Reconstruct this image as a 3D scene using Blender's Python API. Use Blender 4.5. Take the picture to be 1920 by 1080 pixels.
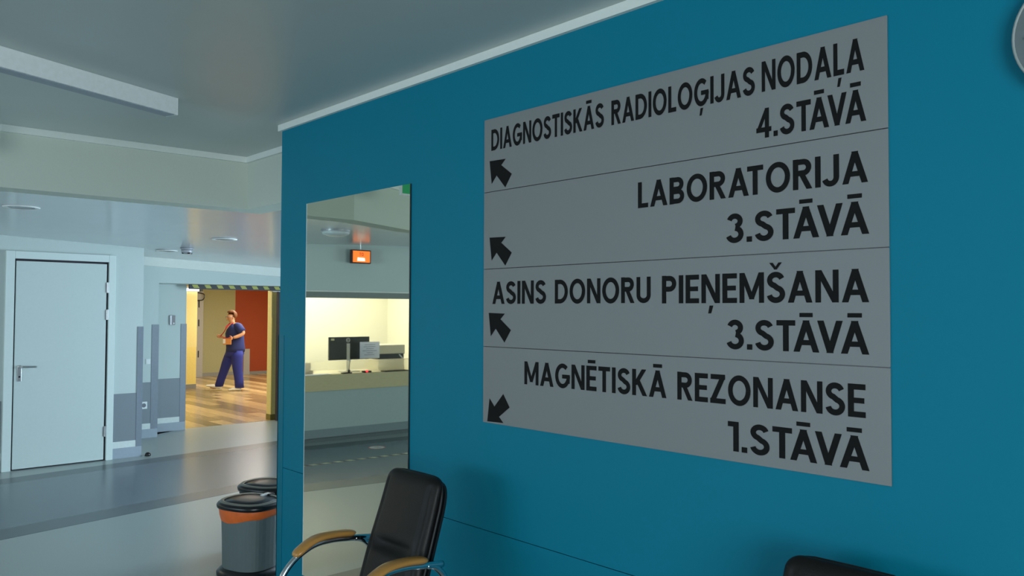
import bpy, bmesh, math, random
from mathutils import Vector, Matrix
random.seed(7)
for o in list(bpy.data.objects): bpy.data.objects.remove(o)
SC = bpy.context.scene
COL = SC.collection
PI = math.pi

# ------------------------------------------------------------------ camera, world, light, exposure
cam = bpy.data.objects.new('camera', bpy.data.cameras.new('camera')); COL.objects.link(cam)
R0 = Vector((0.6812405, 0.7320481, 0.0041089)); D0 = Vector((-0.0189156, 0.0232132, -0.9995516)); F0 = Vector((-0.7318152, 0.6808573, 0.0296609))
m = Matrix((R0, -D0, -F0)).transposed().to_4x4(); m.translation = (0, 0, 1.6)
cam.matrix_world = m
cam.data.sensor_width = 36; cam.data.lens = 28.125; cam.data.clip_start = .05
SC.camera = cam
w = bpy.data.worlds.new('world'); SC.world = w; w.use_nodes = True
w.node_tree.nodes['Background'].inputs[0].default_value = (.62, .78, 1, 1)
w.node_tree.nodes['Background'].inputs[1].default_value = .6
SC.view_settings.view_transform = 'Standard'; SC.view_settings.look = 'None'
SC.view_settings.gamma = 1; SC.view_settings.exposure = 0.0; SC.view_settings.use_curve_mapping = False

def area(name, loc, look, sx, sy, power, col):
    L = bpy.data.lights.new(name, 'AREA'); L.shape = 'RECTANGLE'; L.size = sx; L.size_y = sy; L.energy = power; L.color = col
    o = bpy.data.objects.new(name, L); COL.objects.link(o); o.location = loc
    o.rotation_euler = (Vector(look) - Vector(loc)).to_track_quat('-Z', 'Y').to_euler()
    return o
# daylight through the windows of the hall, and an added fill in the passage
area('daylight_side', (3.85, -2.2, 1.55), (0, -1.9, 1.3), 4.2, 1.7, 250, (.86, .95, 1))
area('daylight_back', (-5.2, -6.85, 1.4), (-6.6, 0, 1.15), 6.4, 1.7, 190, (.68, .86, 1))
area('passage_fill', (-6.4, 6.85, 1.4), (-8.0, 2, 1.2), 3.6, 1.6, 290, (.66, .86, 1))  # added fill to brighten the door wall; the passage wall has no window
# lamps of the lit corridor and of the reception office
area('corridor_lamp', (-15.0, 7.8, 2.42), (-15.0, 7.8, 0), 3.4, 1.2, 165, (1, .95, .84))
area('corridor_lamp_near', (-12.4, 4.7, 2.42), (-12.4, 4.9, 0), 1.2, 1.2, 42, (1, .95, .84))
area('office_lamp', (-10.0, -1.2, 2.36), (-10.0, -1.2, 0), 1.6, 2.6, 105, (1, .96, .84))

# ------------------------------------------------------------------ materials
MT = {}
def s2l(c): return tuple((v/12.92 if v <= .04045 else ((v+.055)/1.055)**2.4) for v in [x/255 for x in c])
def mat(name, rgb, rough=.5, metal=0, spec=.5, noise=.06, scale=40, bump=0, emit=0, coat=0, stretch=None, rand=0):
    if name in MT: return MT[name]
    M = bpy.data.materials.new(name); M.use_nodes = True; nt = M.node_tree; N = nt.nodes; b = N['Principled BSDF']
    c = s2l(rgb)
    b.inputs['Roughness'].default_value = rough; b.inputs['Metallic'].default_value = metal
    b.inputs['Specular IOR Level'].default_value = spec; b.inputs['Coat Weight'].default_value = coat
    tc = N.new('ShaderNodeTexCoord'); mp = N.new('ShaderNodeMapping')
    if stretch: mp.inputs['Scale'].default_value = stretch
    nt.links.new(tc.outputs['Object'], mp.inputs[0])
    nz = N.new('ShaderNodeTexNoise'); nz.inputs['Scale'].default_value = scale; nz.inputs['Detail'].default_value = 3
    nt.links.new(mp.outputs[0], nz.inputs[0])
    mx = N.new('ShaderNodeMix'); mx.data_type = 'RGBA'
    mx.inputs[6].default_value = tuple(v*(1-noise*1.5) for v in c)+(1,); mx.inputs[7].default_value = tuple(min(1, v*(1+noise*1.5)) for v in c)+(1,)
    nt.links.new(nz.outputs[0], mx.inputs[0])
    out = mx.outputs[2]
    if rand:
        oi = N.new('ShaderNodeObjectInfo'); mr = N.new('ShaderNodeMapRange'); mr.inputs[3].default_value = 1-rand; mr.inputs[4].default_value = 1+rand
        nt.links.new(oi.outputs['Random'], mr.inputs[0]); vm = N.new('ShaderNodeVectorMath'); vm.operation = 'SCALE'
        nt.links.new(out, vm.inputs[0]); nt.links.new(mr.outputs[0], vm.inputs['Scale']); out = vm.outputs[0]
    nt.links.new(out, b.inputs['Base Color'])
    if bump:
        bp = N.new('ShaderNodeBump'); bp.inputs['Strength'].default_value = bump; bp.inputs['Distance'].default_value = .002
        nt.links.new(nz.outputs[0], bp.inputs['Height']); nt.links.new(bp.outputs[0], b.inputs['Normal'])
    if emit:
        b.inputs['Emission Color'].default_value = c+(1,); b.inputs['Emission Strength'].default_value = emit
    MT[name] = M; return M
def glass_mat(name, frosted):
    M = bpy.data.materials.new(name); M.use_nodes = True; nt = M.node_tree; N = nt.nodes
    for n in list(N): N.remove(n)
    out = N.new('ShaderNodeOutputMaterial'); mix = N.new('ShaderNodeMixShader'); tr = N.new('ShaderNodeBsdfTransparent'); 
    nt.links.new(mix.outputs[0], out.inputs[0])
    if frosted:
        tr2 = N.new('ShaderNodeBsdfRefraction'); tr2.inputs['Roughness'].default_value = .28; tr2.inputs['IOR'].default_value = 1.05; tr2.inputs['Color'].default_value = (.93, .92, .88, 1)
        df = N.new('ShaderNodeBsdfTranslucent'); df.inputs[0].default_value = (.8, .8, .74, 1)
        mix.inputs[0].default_value = .22; nt.links.new(tr2.outputs[0], mix.inputs[1]); nt.links.new(df.outputs[0], mix.inputs[2])
    else:
        gl = N.new('ShaderNodeBsdfGlossy'); gl.inputs['Roughness'].default_value = .02
        fr = N.new('ShaderNodeFresnel'); fr.inputs[0].default_value = 1.45
        nt.links.new(fr.outputs[0], mix.inputs[0]); nt.links.new(tr.outputs[0], mix.inputs[1]); nt.links.new(gl.outputs[0], mix.inputs[2])
    return M
TEAL = mat('teal_wall_laminate', (0, 120, 145), .55, spec=.18, noise=.03, scale=300)
TEALG = mat('teal_guard_plastic', (6, 114, 136), .5, spec=.25, noise=.03)
COREG = mat('wall_core', (170, 175, 172), .8)
CEIL = mat('stretch_ceiling_matte', (192, 200, 197), .34, spec=.5, noise=.02, scale=3)
CEILG = mat('stretch_ceiling_gloss', (204, 210, 214), .2, spec=.6, noise=.02, scale=3)
COVE = mat('coving_paint', (226, 232, 226), .6, noise=.02)
BULK = mat('bulkhead_paint', (200, 208, 196), .7, noise=.03, scale=120)
WALLW = mat('wall_paint_pale', (196, 210, 208), .6, noise=.03, scale=150)
DADO = mat('wall_protection_sheet', (128, 138, 146), .5, noise=.04, scale=200)
STRIPL = mat('pale_wall_strip', (214, 224, 222), .5)
SKIRT = mat('skirting_vinyl', (158, 170, 182), .45, noise=.04)
GUARD = mat('corner_guard_plastic', (128, 138, 150), .4)
DOORW = mat('door_lacquer', (204, 218, 216), .22, spec=.5, noise=.02)
CASE = mat('door_casing', (216, 230, 228), .45, noise=.02)
BLACKG = mat('shadow_gap_seal', (40, 34, 46), .7)
STEEL = mat('brushed_steel', (190, 192, 192), .3, metal=1, noise=.05, stretch=(1, 1, 20))
CHROME = mat('chrome', (215, 218, 222), .1, metal=1, noise=.01)
SIGNM = mat('brushed_grey_sign_panel', (130, 133, 133), .5, metal=.1, spec=.4, noise=.05, scale=160, stretch=(1, 1, 9), bump=.05)
LETTER = mat('sign_lettering_vinyl', (17, 17, 17), .75, spec=.2, noise=.02)
MIRROR = mat('mirror_silver', (212, 216, 204), .015, metal=1, noise=.0)
MEDGE = mat('mirror_edge', (28, 40, 42), .4)
MEDGEL = mat('mirror_pale_edge', (225, 232, 228), .3)
FLIGHT = mat('floor_vinyl_light', (154, 164, 162), .3, noise=.05, scale=90)
FMED = mat('floor_vinyl_medium', (98, 112, 120), .26, noise=.06, scale=90)
FDARK = mat('floor_vinyl_dark', (80, 92, 97), .3, noise=.06, scale=90)
LEATH = mat('black_leatherette', (20, 17, 16), .48, spec=.3, noise=.1, scale=220, bump=.35)
PIPING = mat('black_piping', (15, 14, 14), .5)
ARMW = mat('varnished_wood_arm', (182, 130, 62), .32, noise=.14, scale=16, stretch=(6, 1, 6), coat=.3)
BINB = mat('bin_body_plastic', (92, 104, 104), .5, noise=.05)
BLKP = mat('black_plastic', (18, 19, 21), .28, noise=.05)
BLKG = mat('black_gloss_lid', (22, 25, 30), .3, spec=.35)
BAGO = mat('orange_bin_bag', (222, 104, 40), .4, noise=.12, scale=30, bump=.6)
BAGK = mat('black_bin_bag', (20, 20, 20), .3, noise=.2, scale=30, bump=.8)
RIM = mat('lid_rim_grey', (118, 118, 108), .35)
PARQ = mat('parquet_wood', (178, 152, 106), .22, noise=.32, scale=6, stretch=(.8, 9, 1), rand=.5, spec=.5)
CREAM = mat('corridor_cream_paint', (222, 212, 170), .7)
YELL = mat('corridor_yellow_paint', (238, 222, 150), .6)
YELLD = mat('corridor_yellow_dado', (240, 220, 134), .5)
BEIGE = mat('corridor_beige_paint', (168, 166, 130), .7)
REDP = mat('corridor_brick_red_paint', (160, 66, 32), .65, noise=.04)
GREYP = mat('corridor_grey_skirting', (140, 142, 142), .4)
ALU = mat('aluminium_frame', (176, 178, 184), .4, metal=.3)
HAZB = mat('hazard_black', (24, 28, 30), .5)
HAZY = mat('hazard_yellow', (178, 176, 78), .5)
BLKD = mat('black_door_leaf', (34, 32, 26), .5)
OFFW = mat('office_cream_wall', (238, 233, 214), .7, noise=.02)
WOODL = mat('counter_wood_laminate', (192, 178, 134), .45, noise=.1, scale=9, stretch=(1.5, 1, 14))
CPAN = mat('counter_front_panel', (158, 174, 172), .5, noise=.03)
CBAND = mat('counter_base_band', (118, 132, 136), .45)
CKICK = mat('counter_kick', (88, 100, 104), .5)
SHUT = mat('shutter_box_grey', (128, 136, 132), .5)
PAPER = mat('white_paper', (232, 234, 240), .7, noise=.02)
INK = mat('grey_ink', (120, 124, 134), .7)
PRN = mat('printer_beige', (206, 200, 176), .5)
MONK = mat('monitor_back_plastic', (40, 45, 48), .5)
ORNG = mat('orange_display', (255, 122, 40), .4, emit=1.3)
WDISP = mat('white_display_segment', (255, 246, 225), .4, emit=1.6)
REDT = mat('red_display_text', (196, 44, 24), .5, emit=.6)
REDLED = mat('red_led', (255, 40, 50), .4, emit=6)
LAMPW = mat('lamp_tube_white', (225, 238, 255), .4, emit=2.6)
DIFF = mat('opal_diffuser', (214, 222, 226), .35)
LHOUS = mat('lamp_housing_white', (244, 250, 246), .5)
LUND = mat('lamp_louvre_grey', (150, 160, 172), .4)
WHITEP = mat('white_plastic', (232, 236, 238), .35)
DARKP = mat('dark_lens', (20, 22, 30), .2)
GREEN = mat('exit_green', (0, 140, 84), .4, emit=.4)
STICK = mat('floor_sticker_white', (222, 220, 214), .5)
STRED = mat('floor_sticker_red', (196, 84, 64), .5)
TAPEC = mat('tape_cream', (206, 206, 168), .5)
PAPERT = bpy.data.materials.new('translucent_paper'); PAPERT.use_nodes = True
_n = PAPERT.node_tree; _m = _n.nodes.new('ShaderNodeMixShader'); _t = _n.nodes.new('ShaderNodeBsdfTranslucent'); _t.inputs[0].default_value = (.9, .92, .97, 1)
_n.nodes['Principled BSDF'].inputs['Base Color'].default_value = (.8, .82, .88, 1); _m.inputs[0].default_value = .6
_n.links.new(_n.nodes['Principled BSDF'].outputs[0], _m.inputs[1]); _n.links.new(_t.outputs[0], _m.inputs[2]); _n.links.new(_m.outputs[0], _n.nodes['Material Output'].inputs[0])
GLASS = glass_mat('counter_glass', False); FROST = glass_mat('frosted_film', True)
SKIN = mat('skin', (214, 160, 126), .55, noise=.04, scale=60)
HAIR = mat('auburn_hair', (112, 66, 30), .7, noise=.3, scale=80, bump=.8)
SCRUB = mat('navy_scrub_top', (34, 48, 112), .8, noise=.1, scale=50)
TROUS = mat('blue_scrub_trousers', (38, 50, 142), .8, noise=.1, scale=50)
SHOE = mat('white_clog', (245, 245, 242), .4)
LANY = mat('red_lanyard', (190, 48, 48), .6)

# ------------------------------------------------------------------ helpers
def obj(name, bm, m, parent=None, smooth=False, bevel=0, label=None):
    bmesh.ops.recalc_face_normals(bm, faces=bm.faces)
    me = bpy.data.meshes.new(name); bm.to_mesh(me); bm.free()
    for x in (m if isinstance(m, (list, tuple)) else [m]): me.materials.append(x)
    o = bpy.data.objects.new(name, me); COL.objects.link(o)
    if parent: o.parent = parent
    if smooth:
        for p in me.polygons: p.use_smooth = True
    if bevel:
        b = o.modifiers.new('bevel', 'BEVEL'); b.width = bevel; b.segments = 2; b.limit_method = 'ANGLE'
    if label: o['label'] = label
    return o
def box(bm, x0, y0, z0, x1, y1, z1, mi=0):
    c = [bm.verts.new(p) for p in ((x0,y0,z0),(x1,y0,z0),(x1,y1,z0),(x0,y1,z0),(x0,y0,z1),(x1,y0,z1),(x1,y1,z1),(x0,y1,z1))]
    for f in ((0,3,2,1),(4,5,6,7),(0,1,5,4),(1,2,6,5),(2,3,7,6),(3,0,4,7)):
        bm.faces.new([c[i] for i in f]).material_index = mi
def BX(*a):
    bm = bmesh.new(); box(bm, *a); return bm
def prism(bm, pts, z0, z1, mi=0):
    a = [bm.verts.new((x, y, z0)) for x, y in pts]; b = [bm.verts.new((x, y, z1)) for x, y in pts]
    n = len(pts)
    bm.faces.new(a).material_index = mi; bm.faces.new(b).material_index = mi
    for i in range(n): bm.faces.new((a[i], a[(i+1) % n], b[(i+1) % n], b[i])).material_index = mi
def PR(pts, z0, z1):
    bm = bmesh.new(); prism(bm, pts, z0, z1); return bm
def rings(bm, secs, close=True, cap=True, mi=0):
    R = [[bm.verts.new(p) for p in s] for s in secs]; n = len(R[0])
    for a, b in zip(R, R[1:]):
        for i in range(n if close else n-1):
            bm.faces.new((a[i], a[(i+1) % n], b[(i+1) % n], b[i])).material_index = mi
    if cap:
        bm.faces.new(R[0]).material_index = mi; bm.faces.new(R[-1]).material_index = mi
def tube(bm, pts, r, n=10, mi=0):
    pts = [Vector(p) for p in pts]; secs = []; up = None
    for i, p in enumerate(pts):
        t = ((pts[min(i+1, len(pts)-1)] - pts[max(i-1, 0)])).normalized()
        if up is None: up = t.orthogonal().normalized()
        up = (up - t*up.dot(t)).normalized(); s = t.cross(up)
        rr = r[i] if isinstance(r, (list, tuple)) else r
        secs.append([p + (up*math.cos(2*PI*k/n) + s*math.sin(2*PI*k/n))*rr for k in range(n)])
    rings(bm, secs, mi=mi)
def TU(pts, r, n=10):
    bm = bmesh.new(); tube(bm, pts, r, n); return bm
def lathe(prof, n=32, sx=1, sy=1, cap=True):
    bm = bmesh.new()
    rings(bm, [[(r*math.cos(2*PI*k/n)*sx, r*math.sin(2*PI*k/n)*sy, z) for k in range(n)] for r, z in prof], cap=cap)
    return bm
def smooth_path(P, n=6):
    P = [Vector(p) for p in P]; out = []
    for i in range(len(P)-1):
        p0, p1, p2, p3 = P[max(i-1, 0)], P[i], P[i+1], P[min(i+2, len(P)-1)]
        for k in range(n):
            t = k/n
            out.append(.5*((2*p1)+(p2-p0)*t+(2*p0-5*p1+4*p2-p3)*t*t+(3*p1-p0-3*p2+p3)*t**3))
    return out+[P[-1]]
def thing(name, label, cat, loc=(0, 0, 0), rz=0, group=None):
    o = bpy.data.objects.new(name, None); COL.objects.link(o); o.location = loc; o.rotation_euler = (0, 0, rz); o.empty_display_size = .1
    o['label'] = label; o['category'] = cat
    if group: o['group'] = group
    return o
def tag(o, label, cat, group=None):
    o['label'] = label; o['category'] = cat
    if group: o['group'] = group
    return o
def struct(o): o['kind'] = 'structure'; return o
def copy_tree(o, parent=None):
    c = o.copy(); COL.objects.link(c); c.parent = parent
    for ch in list(o.children): copy_tree(ch, c)
    return c

# ------------------------------------------------------------------ stroke lettering
T = .093
def arc(cx, cy, rx, ry, a0, a1, n=14): return [(cx+rx*math.cos(math.radians(a0+(a1-a0)*i/n)), cy+ry*math.sin(math.radians(a0+(a1-a0)*i/n))) for i in range(n+1)]
def dg(x0, y0, x1, y1, h=.1): return ('q', [(x0-h, y0), (x0+h, y0), (x1+h, y1), (x1-h, y1)])
def rc(x0, y0, x1, y1): return ('q', [(x0, y0), (x1, y0), (x1, y1), (x0, y1)])
def st(p): return ('s', p)
def G_A(w=.8): return [dg(.1, 0, .4, 1), dg(.7, 0, .4, 1), rc(.2, .22, .6, .37)]
bowlP = lambda y0, y1, w: st([(.1, y1-T)] + arc(w-(y1-y0)/2, (y0+y1)/2, (y1-y0)/2-T, (y1-y0)/2-T, 90, -90) + [(.1, y0+T)])
G = {
 'A': (.8, G_A()), 'B': (.66, [rc(0, 0, .17, 1), bowlP(.46, 1, .63), bowlP(0, .55, .66)]),
 'D': (.76, [rc(0, 0, .17, 1), st([(.1, 1-T)] + arc(.3, .5, .375, .415, 90, -90, 20) + [(.1, T)])]),
 'E': (.54, [rc(0, 0, .17, 1), rc(0, 0, .54, .16), rc(0, .43, .5, .58), rc(0, .84, .54, 1)]),
 'G': (.84, [st(arc(.43, .5, .345, .43, 48, 360, 30)), rc(.42, .4, .84, .55), rc(.68, .2, .84, .5)]),
 'I': (.17, [rc(0, 0, .17, 1)]),
 'J': (.5, [st([(.415, 1)] + arc(.22, .27, .195, .2, 0, -165, 12))]),
 'K': (.7, [rc(0, 0, .17, 1), dg(.14, .4, .56, 1, .11), dg(.6, 0, .28, .56, .11)]),
 'L': (.48, [rc(0, 0, .17, 1), rc(0, 0, .48, .16)]),
 'M': (.88, [rc(0, 0, .16, 1), rc(.72, 0, .88, 1), dg(.44, .12, .1, 1, .09), dg(.44, .12, .78, 1, .09)]),
 'N': (.72, [rc(0, 0, .16, 1), rc(.56, 0, .72, 1), dg(.62, 0, .1, 1, .1)]),
 'O': (.88, [st(arc(.44, .5, .355, .43, 0, 360, 32))]),
 'P': (.62, [rc(0, 0, .17, 1), bowlP(.42, 1, .62)]),
 'R': (.66, [rc(0, 0, .17, 1), bowlP(.44, 1, .64), dg(.56, 0, .3, .52, .1)]),
 'S': (.62, [st(arc(.31, .735, .215, .18, 15, 255, 16) + arc(.315, .275, .23, .2, 75, -170, 18))]),
 'T': (.6, [rc(.215, 0, .385, 1), rc(0, .84, .6, 1)]),
 'U': (.68, [st([(.085, 1)] + arc(.34, .3, .255, .22, 180, 360, 16) + [(.595, 1)])]),
 'V': (.76, [dg(.38, 0, .1, 1), dg(.38, 0, .66, 1)]),
 'Z': (.62, [rc(0, 0, .62, .16), rc(.02, .84, .6, 1), dg(.11, .1, .5, .9, .11)]),
 '0': (.62, [st(arc(.31, .5, .225, .43, 0, 360, 26))]),
 '1': (.36, [rc(.19, 0, .36, 1), rc(0, .84, .3, 1)]),
 '3': (.62, [st(arc(.3, .735, .2, .18, 165, -80, 16)), st(arc(.3, .285, .23, .21, 85, -165, 18))]),
 '4': (.68, [rc(.4, 0, .57, 1), rc(0, .2, .68, .35), dg(.1, .28, .46, .95, .09)]),
 '.': (.17, [rc(0, 0, .17, .17)]),
}
macron = lambda c: [rc(c-.2, 1.12, c+.2, 1.24)]
comma = lambda c: [('q', [(c-.09, -.36), (c+.01, -.36), (c+.1, -.1), (c-.03, -.1)])]
G['Ā'] = (.8, G['A'][1] + macron(.4)); G['Ē'] = (.54, G['E'][1] + [rc(.08, 1.12, .48, 1.24)])
G['Ģ'] = (.84, G['G'][1] + comma(.42)); G['Ļ'] = (.48, G['L'][1] + comma(.26)); G['Ņ'] = (.72, G['N'][1] + comma(.36))
G['Š'] = (.62, G['S'][1] + [('q', [(.1, 1.3), (.22, 1.3), (.36, 1.09), (.26, 1.09)]), ('q', [(.52, 1.3), (.4, 1.3), (.26, 1.09), (.36, 1.09)])])
def text(bm, s, xl, xr, base, cap, put, gap=.13, mi=0, lift=0):
    """s from xl to xr, cap height cap; put(x, z) gives the 3-D point"""
    tot = 0; pos = []
    for i, ch in enumerate(s):
        if i:
            k = gap
            if (s[i-1] in 'AĀ' and ch in 'TV') or (s[i-1] in 'TV' and ch in 'AĀ'): k = -.04
            if s[i-1] == ' ' or ch == ' ': k = gap*.5
            tot += k
        pos.append(tot); tot += G[ch][0] if ch != ' ' else .3
    f = (xr-xl)/tot
    for ch, p in zip(s, pos):
        if ch == ' ': continue
        qi = 0
        for kind, P in G[ch][1]:
            if kind == 'q':
                mx_, my_ = sum(a for a, _ in P)/4, sum(b for _, b in P)/4
                quads = [[(a+math.copysign(.011, a-mx_), b+math.copysign(.008, b-my_)) for a, b in P]]
            else:
                n = len(P); Lp = []; Rp = []
                closed = (abs(P[0][0]-P[-1][0]) + abs(P[0][1]-P[-1][1])) < 1e-6
                for i in range(n):
                    a = P[i-1] if i else (P[-2] if closed else P[0]); b = P[i+1] if i < n-1 else (P[1] if closed else P[-1])
                    dx, dy = b[0]-a[0], b[1]-a[1]; l = math.hypot(dx, dy) or 1
                    nx, ny = -dy/l*T, dx/l*T
                    Lp.append((P[i][0]+nx, P[i][1]+ny)); Rp.append((P[i][0]-nx, P[i][1]-ny))
                quads = [[Lp[i], Rp[i], Rp[i+1], Lp[i+1]] for i in range(n-1)]
            for q in quads:
                vs = [bm.verts.new(put(xl+(p+x)*f, base+y*cap)) for x, y in q]
                bm.faces.new(vs).material_index = mi
                for v in vs: v.co.y -= lift*qi
                qi += 1

# ------------------------------------------------------------------ structure: floor
def lineX(p, q): return lambda Y: p[0]+(q[0]-p[0])*(Y-p[1])/(q[1]-p[1])
fa = lineX((-8.84, 1.64), (-9.13, 4.05)); fb = lambda Y: fa(Y)+.27
fc = lineX((-6.62, .03), (-7.14, 3.18)); fd = lineX((-6.33, .2), (-6.84, 2.98))
floor = struct(obj('floor', BX(-10.98, -7.1, -.1, 4.1, 7.1, 0), FLIGHT))
def band(f0, f1, m, h=.0012, y0=-7.0, y1=7.0):
    return obj('floor_band', PR([(f0(y0), y0), (f1(y0), y0), (f1(y1), y1), (f0(y1), y1)], 0, h), m, floor)
band(fa, fb, FDARK); band(fb, fc, FMED); band(fc, fd, FDARK)
band(lambda Y: -4.33, lambda Y: -4.0, FDARK, y1=2.1)
cfl = struct(obj('floor', BX(-19.6, 1.4, -.1, -10.98, 12, -.012), mat('parquet_gap', (70, 48, 28), .7)))
pm = None; k = 0
for j in range(34):
    y = 3.3+j*.2
    off = (j*.47) % 1.4
    for i in range(-1, 7):
        x0 = -10.99-off-i*1.4; x1 = x0-1.396
        x0 = min(x0, -10.985); x1 = max(x1, -19.5)
        if x0-x1 < .1 or y > 9.9: continue
        if abs(x0-x1-1.396) < .001 and pm:
            o = bpy.data.objects.new('plank', pm); COL.objects.link(o)
        else:
            o = obj('plank', BX(-(x0-x1)/2, .001, -.012, (x0-x1)/2, .199, .0), PARQ)
            if abs(x0-x1-1.396) < .001: pm = o.data
        o.location = ((x0+x1)/2, y, random.uniform(-.0008, 0)); o.parent = cfl; k += 1

# ------------------------------------------------------------------ structure: teal wall
YW = 2.23
tw = struct(obj('wall_right', BX(-4.405, YW+.012, 0, 4.0, YW+.15, 2.71), COREG))
obj('wall_panel', BX(-4.42, YW, .684, 3.99, YW+.012, 2.672), TEAL, tw)
obj('wall_panel', BX(-4.42, YW, .0, 3.99, YW+.012, .681), TEAL, tw)
obj('wall_end_cap', BX(-4.42, YW+.012, 0, -4.405, YW+.15, 2.672), TEAL, tw)
bm = bmesh.new(); box(bm, -4.428, YW-.003, .0, -4.36, YW, 1.456); box(bm, -4.428, YW-.003, 0, -4.4205, YW+.07, 1.456)
obj('corner_guard', bm, TEALG, tw)
tr = struct(obj('trim_1', BX(-4.44, YW-.018, 2.672, 3.99, YW+.15, 2.7095), COVE))

# bulkhead and ceilings
BK = [(-5.54, 2.53), (-5.58, 1.0), (-5.93, .2), (-6.2, -1.5), (-6.2, -7.0)]
def bkx(Y):
    P = BK
    for a, b in zip(P, P[1:]):
        if b[1] <= Y <= a[1]: return a[0]+(b[0]-a[0])*(a[1]-Y)/(a[1]-b[1])
    return P[0][0]
bm = bmesh.new()
prism(bm, BK+[(-6.4, -7.0), (-6.4, -1.5), (-6.13, .2), (-5.78, 1.0), (-5.74, 2.73), (-4.42, 2.73), (-4.42, 2.53)], 2.334, 2.71)
bh = struct(obj('wall_far_bulkhead', bm, BULK)); bh.name = 'wall_front'
off = lambda d: [(x+d, y-d if i == 0 else y) for i, (x, y) in enumerate(BK)]
tm = bmesh.new()
P = [(-4.42, 2.53)]+BK; Q = [(-4.42, 2.51)]+off(.022)
for i in range(len(P)-1): prism(tm, [P[i], P[i+1], Q[i+1], Q[i]], 2.668, 2.7095)
struct(obj('trim_2', tm, COVE))
struct(obj('ceiling', PR([(BK[0][0], 2.53)]+BK[1:]+[(4.0, -7.0), (4.0, 2.53)], 2.71, 2.76), CEIL))
def lowz(X, Y): return 2.34 - .035*(Y-1.7)*min(1.1, max(0, (-5.5-X)/3.2))
bm = bmesh.new(); NX = 10; 
Ys = [-7+i*.5 for i in range(19)]+[2.53]
rows = [[bm.verts.new((bkx(Y)-.1+(-11.2-bkx(Y)+.1)*i/NX, Y, lowz(bkx(Y)-.1+(-11.2-bkx(Y)+.1)*i/NX, Y))) for i in range(NX+1)] for Y in Ys]
for a, b in zip(rows, rows[1:]):
    for i in range(NX): bm.faces.new((a[i], a[i+1], b[i+1], b[i]))
Ys = [2.53+i*.9 for i in range(6)]; Xs = [4.0, -2, -5.5]+[-5.64-i*.556 for i in range(11)]
rows = [[bm.verts.new((X, Y, lowz(X, Y))) for X in Xs] for Y in Ys]
for a, b in zip(rows, rows[1:]):
    for i in range(len(Xs)-1): bm.faces.new((a[i], a[i+1], b[i+1], b[i]))
lc = struct(obj('ceiling', bm, CEILG, smooth=True))

# ------------------------------------------------------------------ structure: pale door wall with the white door
XW = -9.25
wl = struct(obj('wall_left', BX(XW-.2, .1, 0, XW, 3.04, 2.5), WALLW))
def dado(parent, X, y0, y1, guard=None, g1=None):
    """dark sheet, pale strip and skirting on the wall plane X"""
    gy = guard if guard is not None else y1
    obj('dado_sheet', BX(X, y0, .18, X+.004, gy, .695), DADO, parent)
    obj('pale_strip', BX(X, y0, .11, X+.005, gy, .18), STRIPL, parent)
    obj('skirting', BX(X, y0, 0, X+.012, y1, .11), SKIRT, parent)
    if guard is not None:
        bm = bmesh.new(); box(bm, X+.0005, guard, .11, X+.008, g1, 1.42); box(bm, X-.05, g1, .11, X+.008, g1+.006, 1.42)
        obj('corner_guard', bm, GUARD, parent)
dado(wl, XW, 2.745, 3.045, 2.985, 3.04)
dado(wl, XW, .1, 1.715)
dt = thing('door_1', 'x', 'x', (XW, 0, 0)); 
for k_ in ('label', 'category'): del dt[k_]
struct(dt)
bm = bmesh.new(); box(bm, 0, 1.72, 0, .045, 1.798, 2.187); box(bm, 0, 2.672, 0, .045, 2.74, 2.187)
obj('door_casing', bm, CASE, dt, bevel=.003)
obj('casing_head', BX(0, 1.799, 2.112, .045, 2.671, 2.187), CASE, dt, bevel=.003)
obj('shadow_gap', BX(0, 1.797, .002, .012, 2.673, 2.112), BLACKG, dt)
obj('door_leaf', BX(.012, 1.812, .012, .032, 2.652, 2.090), DOORW, dt, bevel=.002)
obj('handle_plate', BX(.032, 1.838, .885, .04, 1.876, 1.045), STEEL, dt, bevel=.003)
hb = bmesh.new(); tube(hb, smooth_path([(.036, 1.857, 1.03), (.075, 1.857, 1.03), (.088, 1.872, 1.031), (.088, 1.95, 1.028), (.085, 2.0, 1.026)], 4), .0095)
obj('lever_handle', hb, STEEL, dt, smooth=True)
obj('lock_cylinder', TU([(.038, 1.857, .93), (.046, 1.857, .93)], .009), DARKP, dt)
for z in (1.84, 1.55, .31):
    bm = bmesh.new(); tube(bm, [(.04, 2.664, z-.055), (.04, 2.664, z+.055)], .011); box(bm, .03, 2.64, z-.05, .036, 2.664, z+.05)
    obj('hinge', bm, STEEL, dt)

# ------------------------------------------------------------------ structure: recess with the corridor opening
wf = struct(obj('wall_far', PR([(-10.7, 2.6), (-10.5, 2.6), (-10.5, 3.64), (-10.9, 3.64), (-10.9, 4.14), (-10.98, 4.14), (-10.98, 3.7), (-10.7, 3.7)], 0, 2.5), WALLW))
hd = struct(obj('wall_far_header', PR([(-10.98, 3.64), (-10.5, 3.64), (-10.5, 7.0), (-10.98, 7.0)], 1.948, 2.5), WALLW)); hd.name = 'wall_far'
dado(wf, -10.5, 2.7, 3.645, 3.56, 3.64)
dado(wf, -10.9, 3.65, 4.145, 4.07, 4.14)
struct(obj('wall_side', BX(-10.7, 3.04, 0, -9.45, 2.9, 2.5), WALLW)).name = 'wall_recess'
bm = bmesh.new()
rings(bm, [[(-10.5, y, z0), (-10.46, y, z0), (-10.46, y, z1), (-10.5, y, z1)] for y, z0, z1 in ((2.9, 2.185, 2.325), (7.0, 2.005, 2.165))])
struct(obj('trim_3', bm, COVE))
struct(obj('wall_far', BX(-10.98, 5.60, 0, -10.9, 7.0, 1.95), WALLW))
hz = thing('hazard_marked_lintel', 'black and yellow hazard-striped lintel strip above the corridor opening', 'warning strip', (-10.7, 0, 0))
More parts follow.
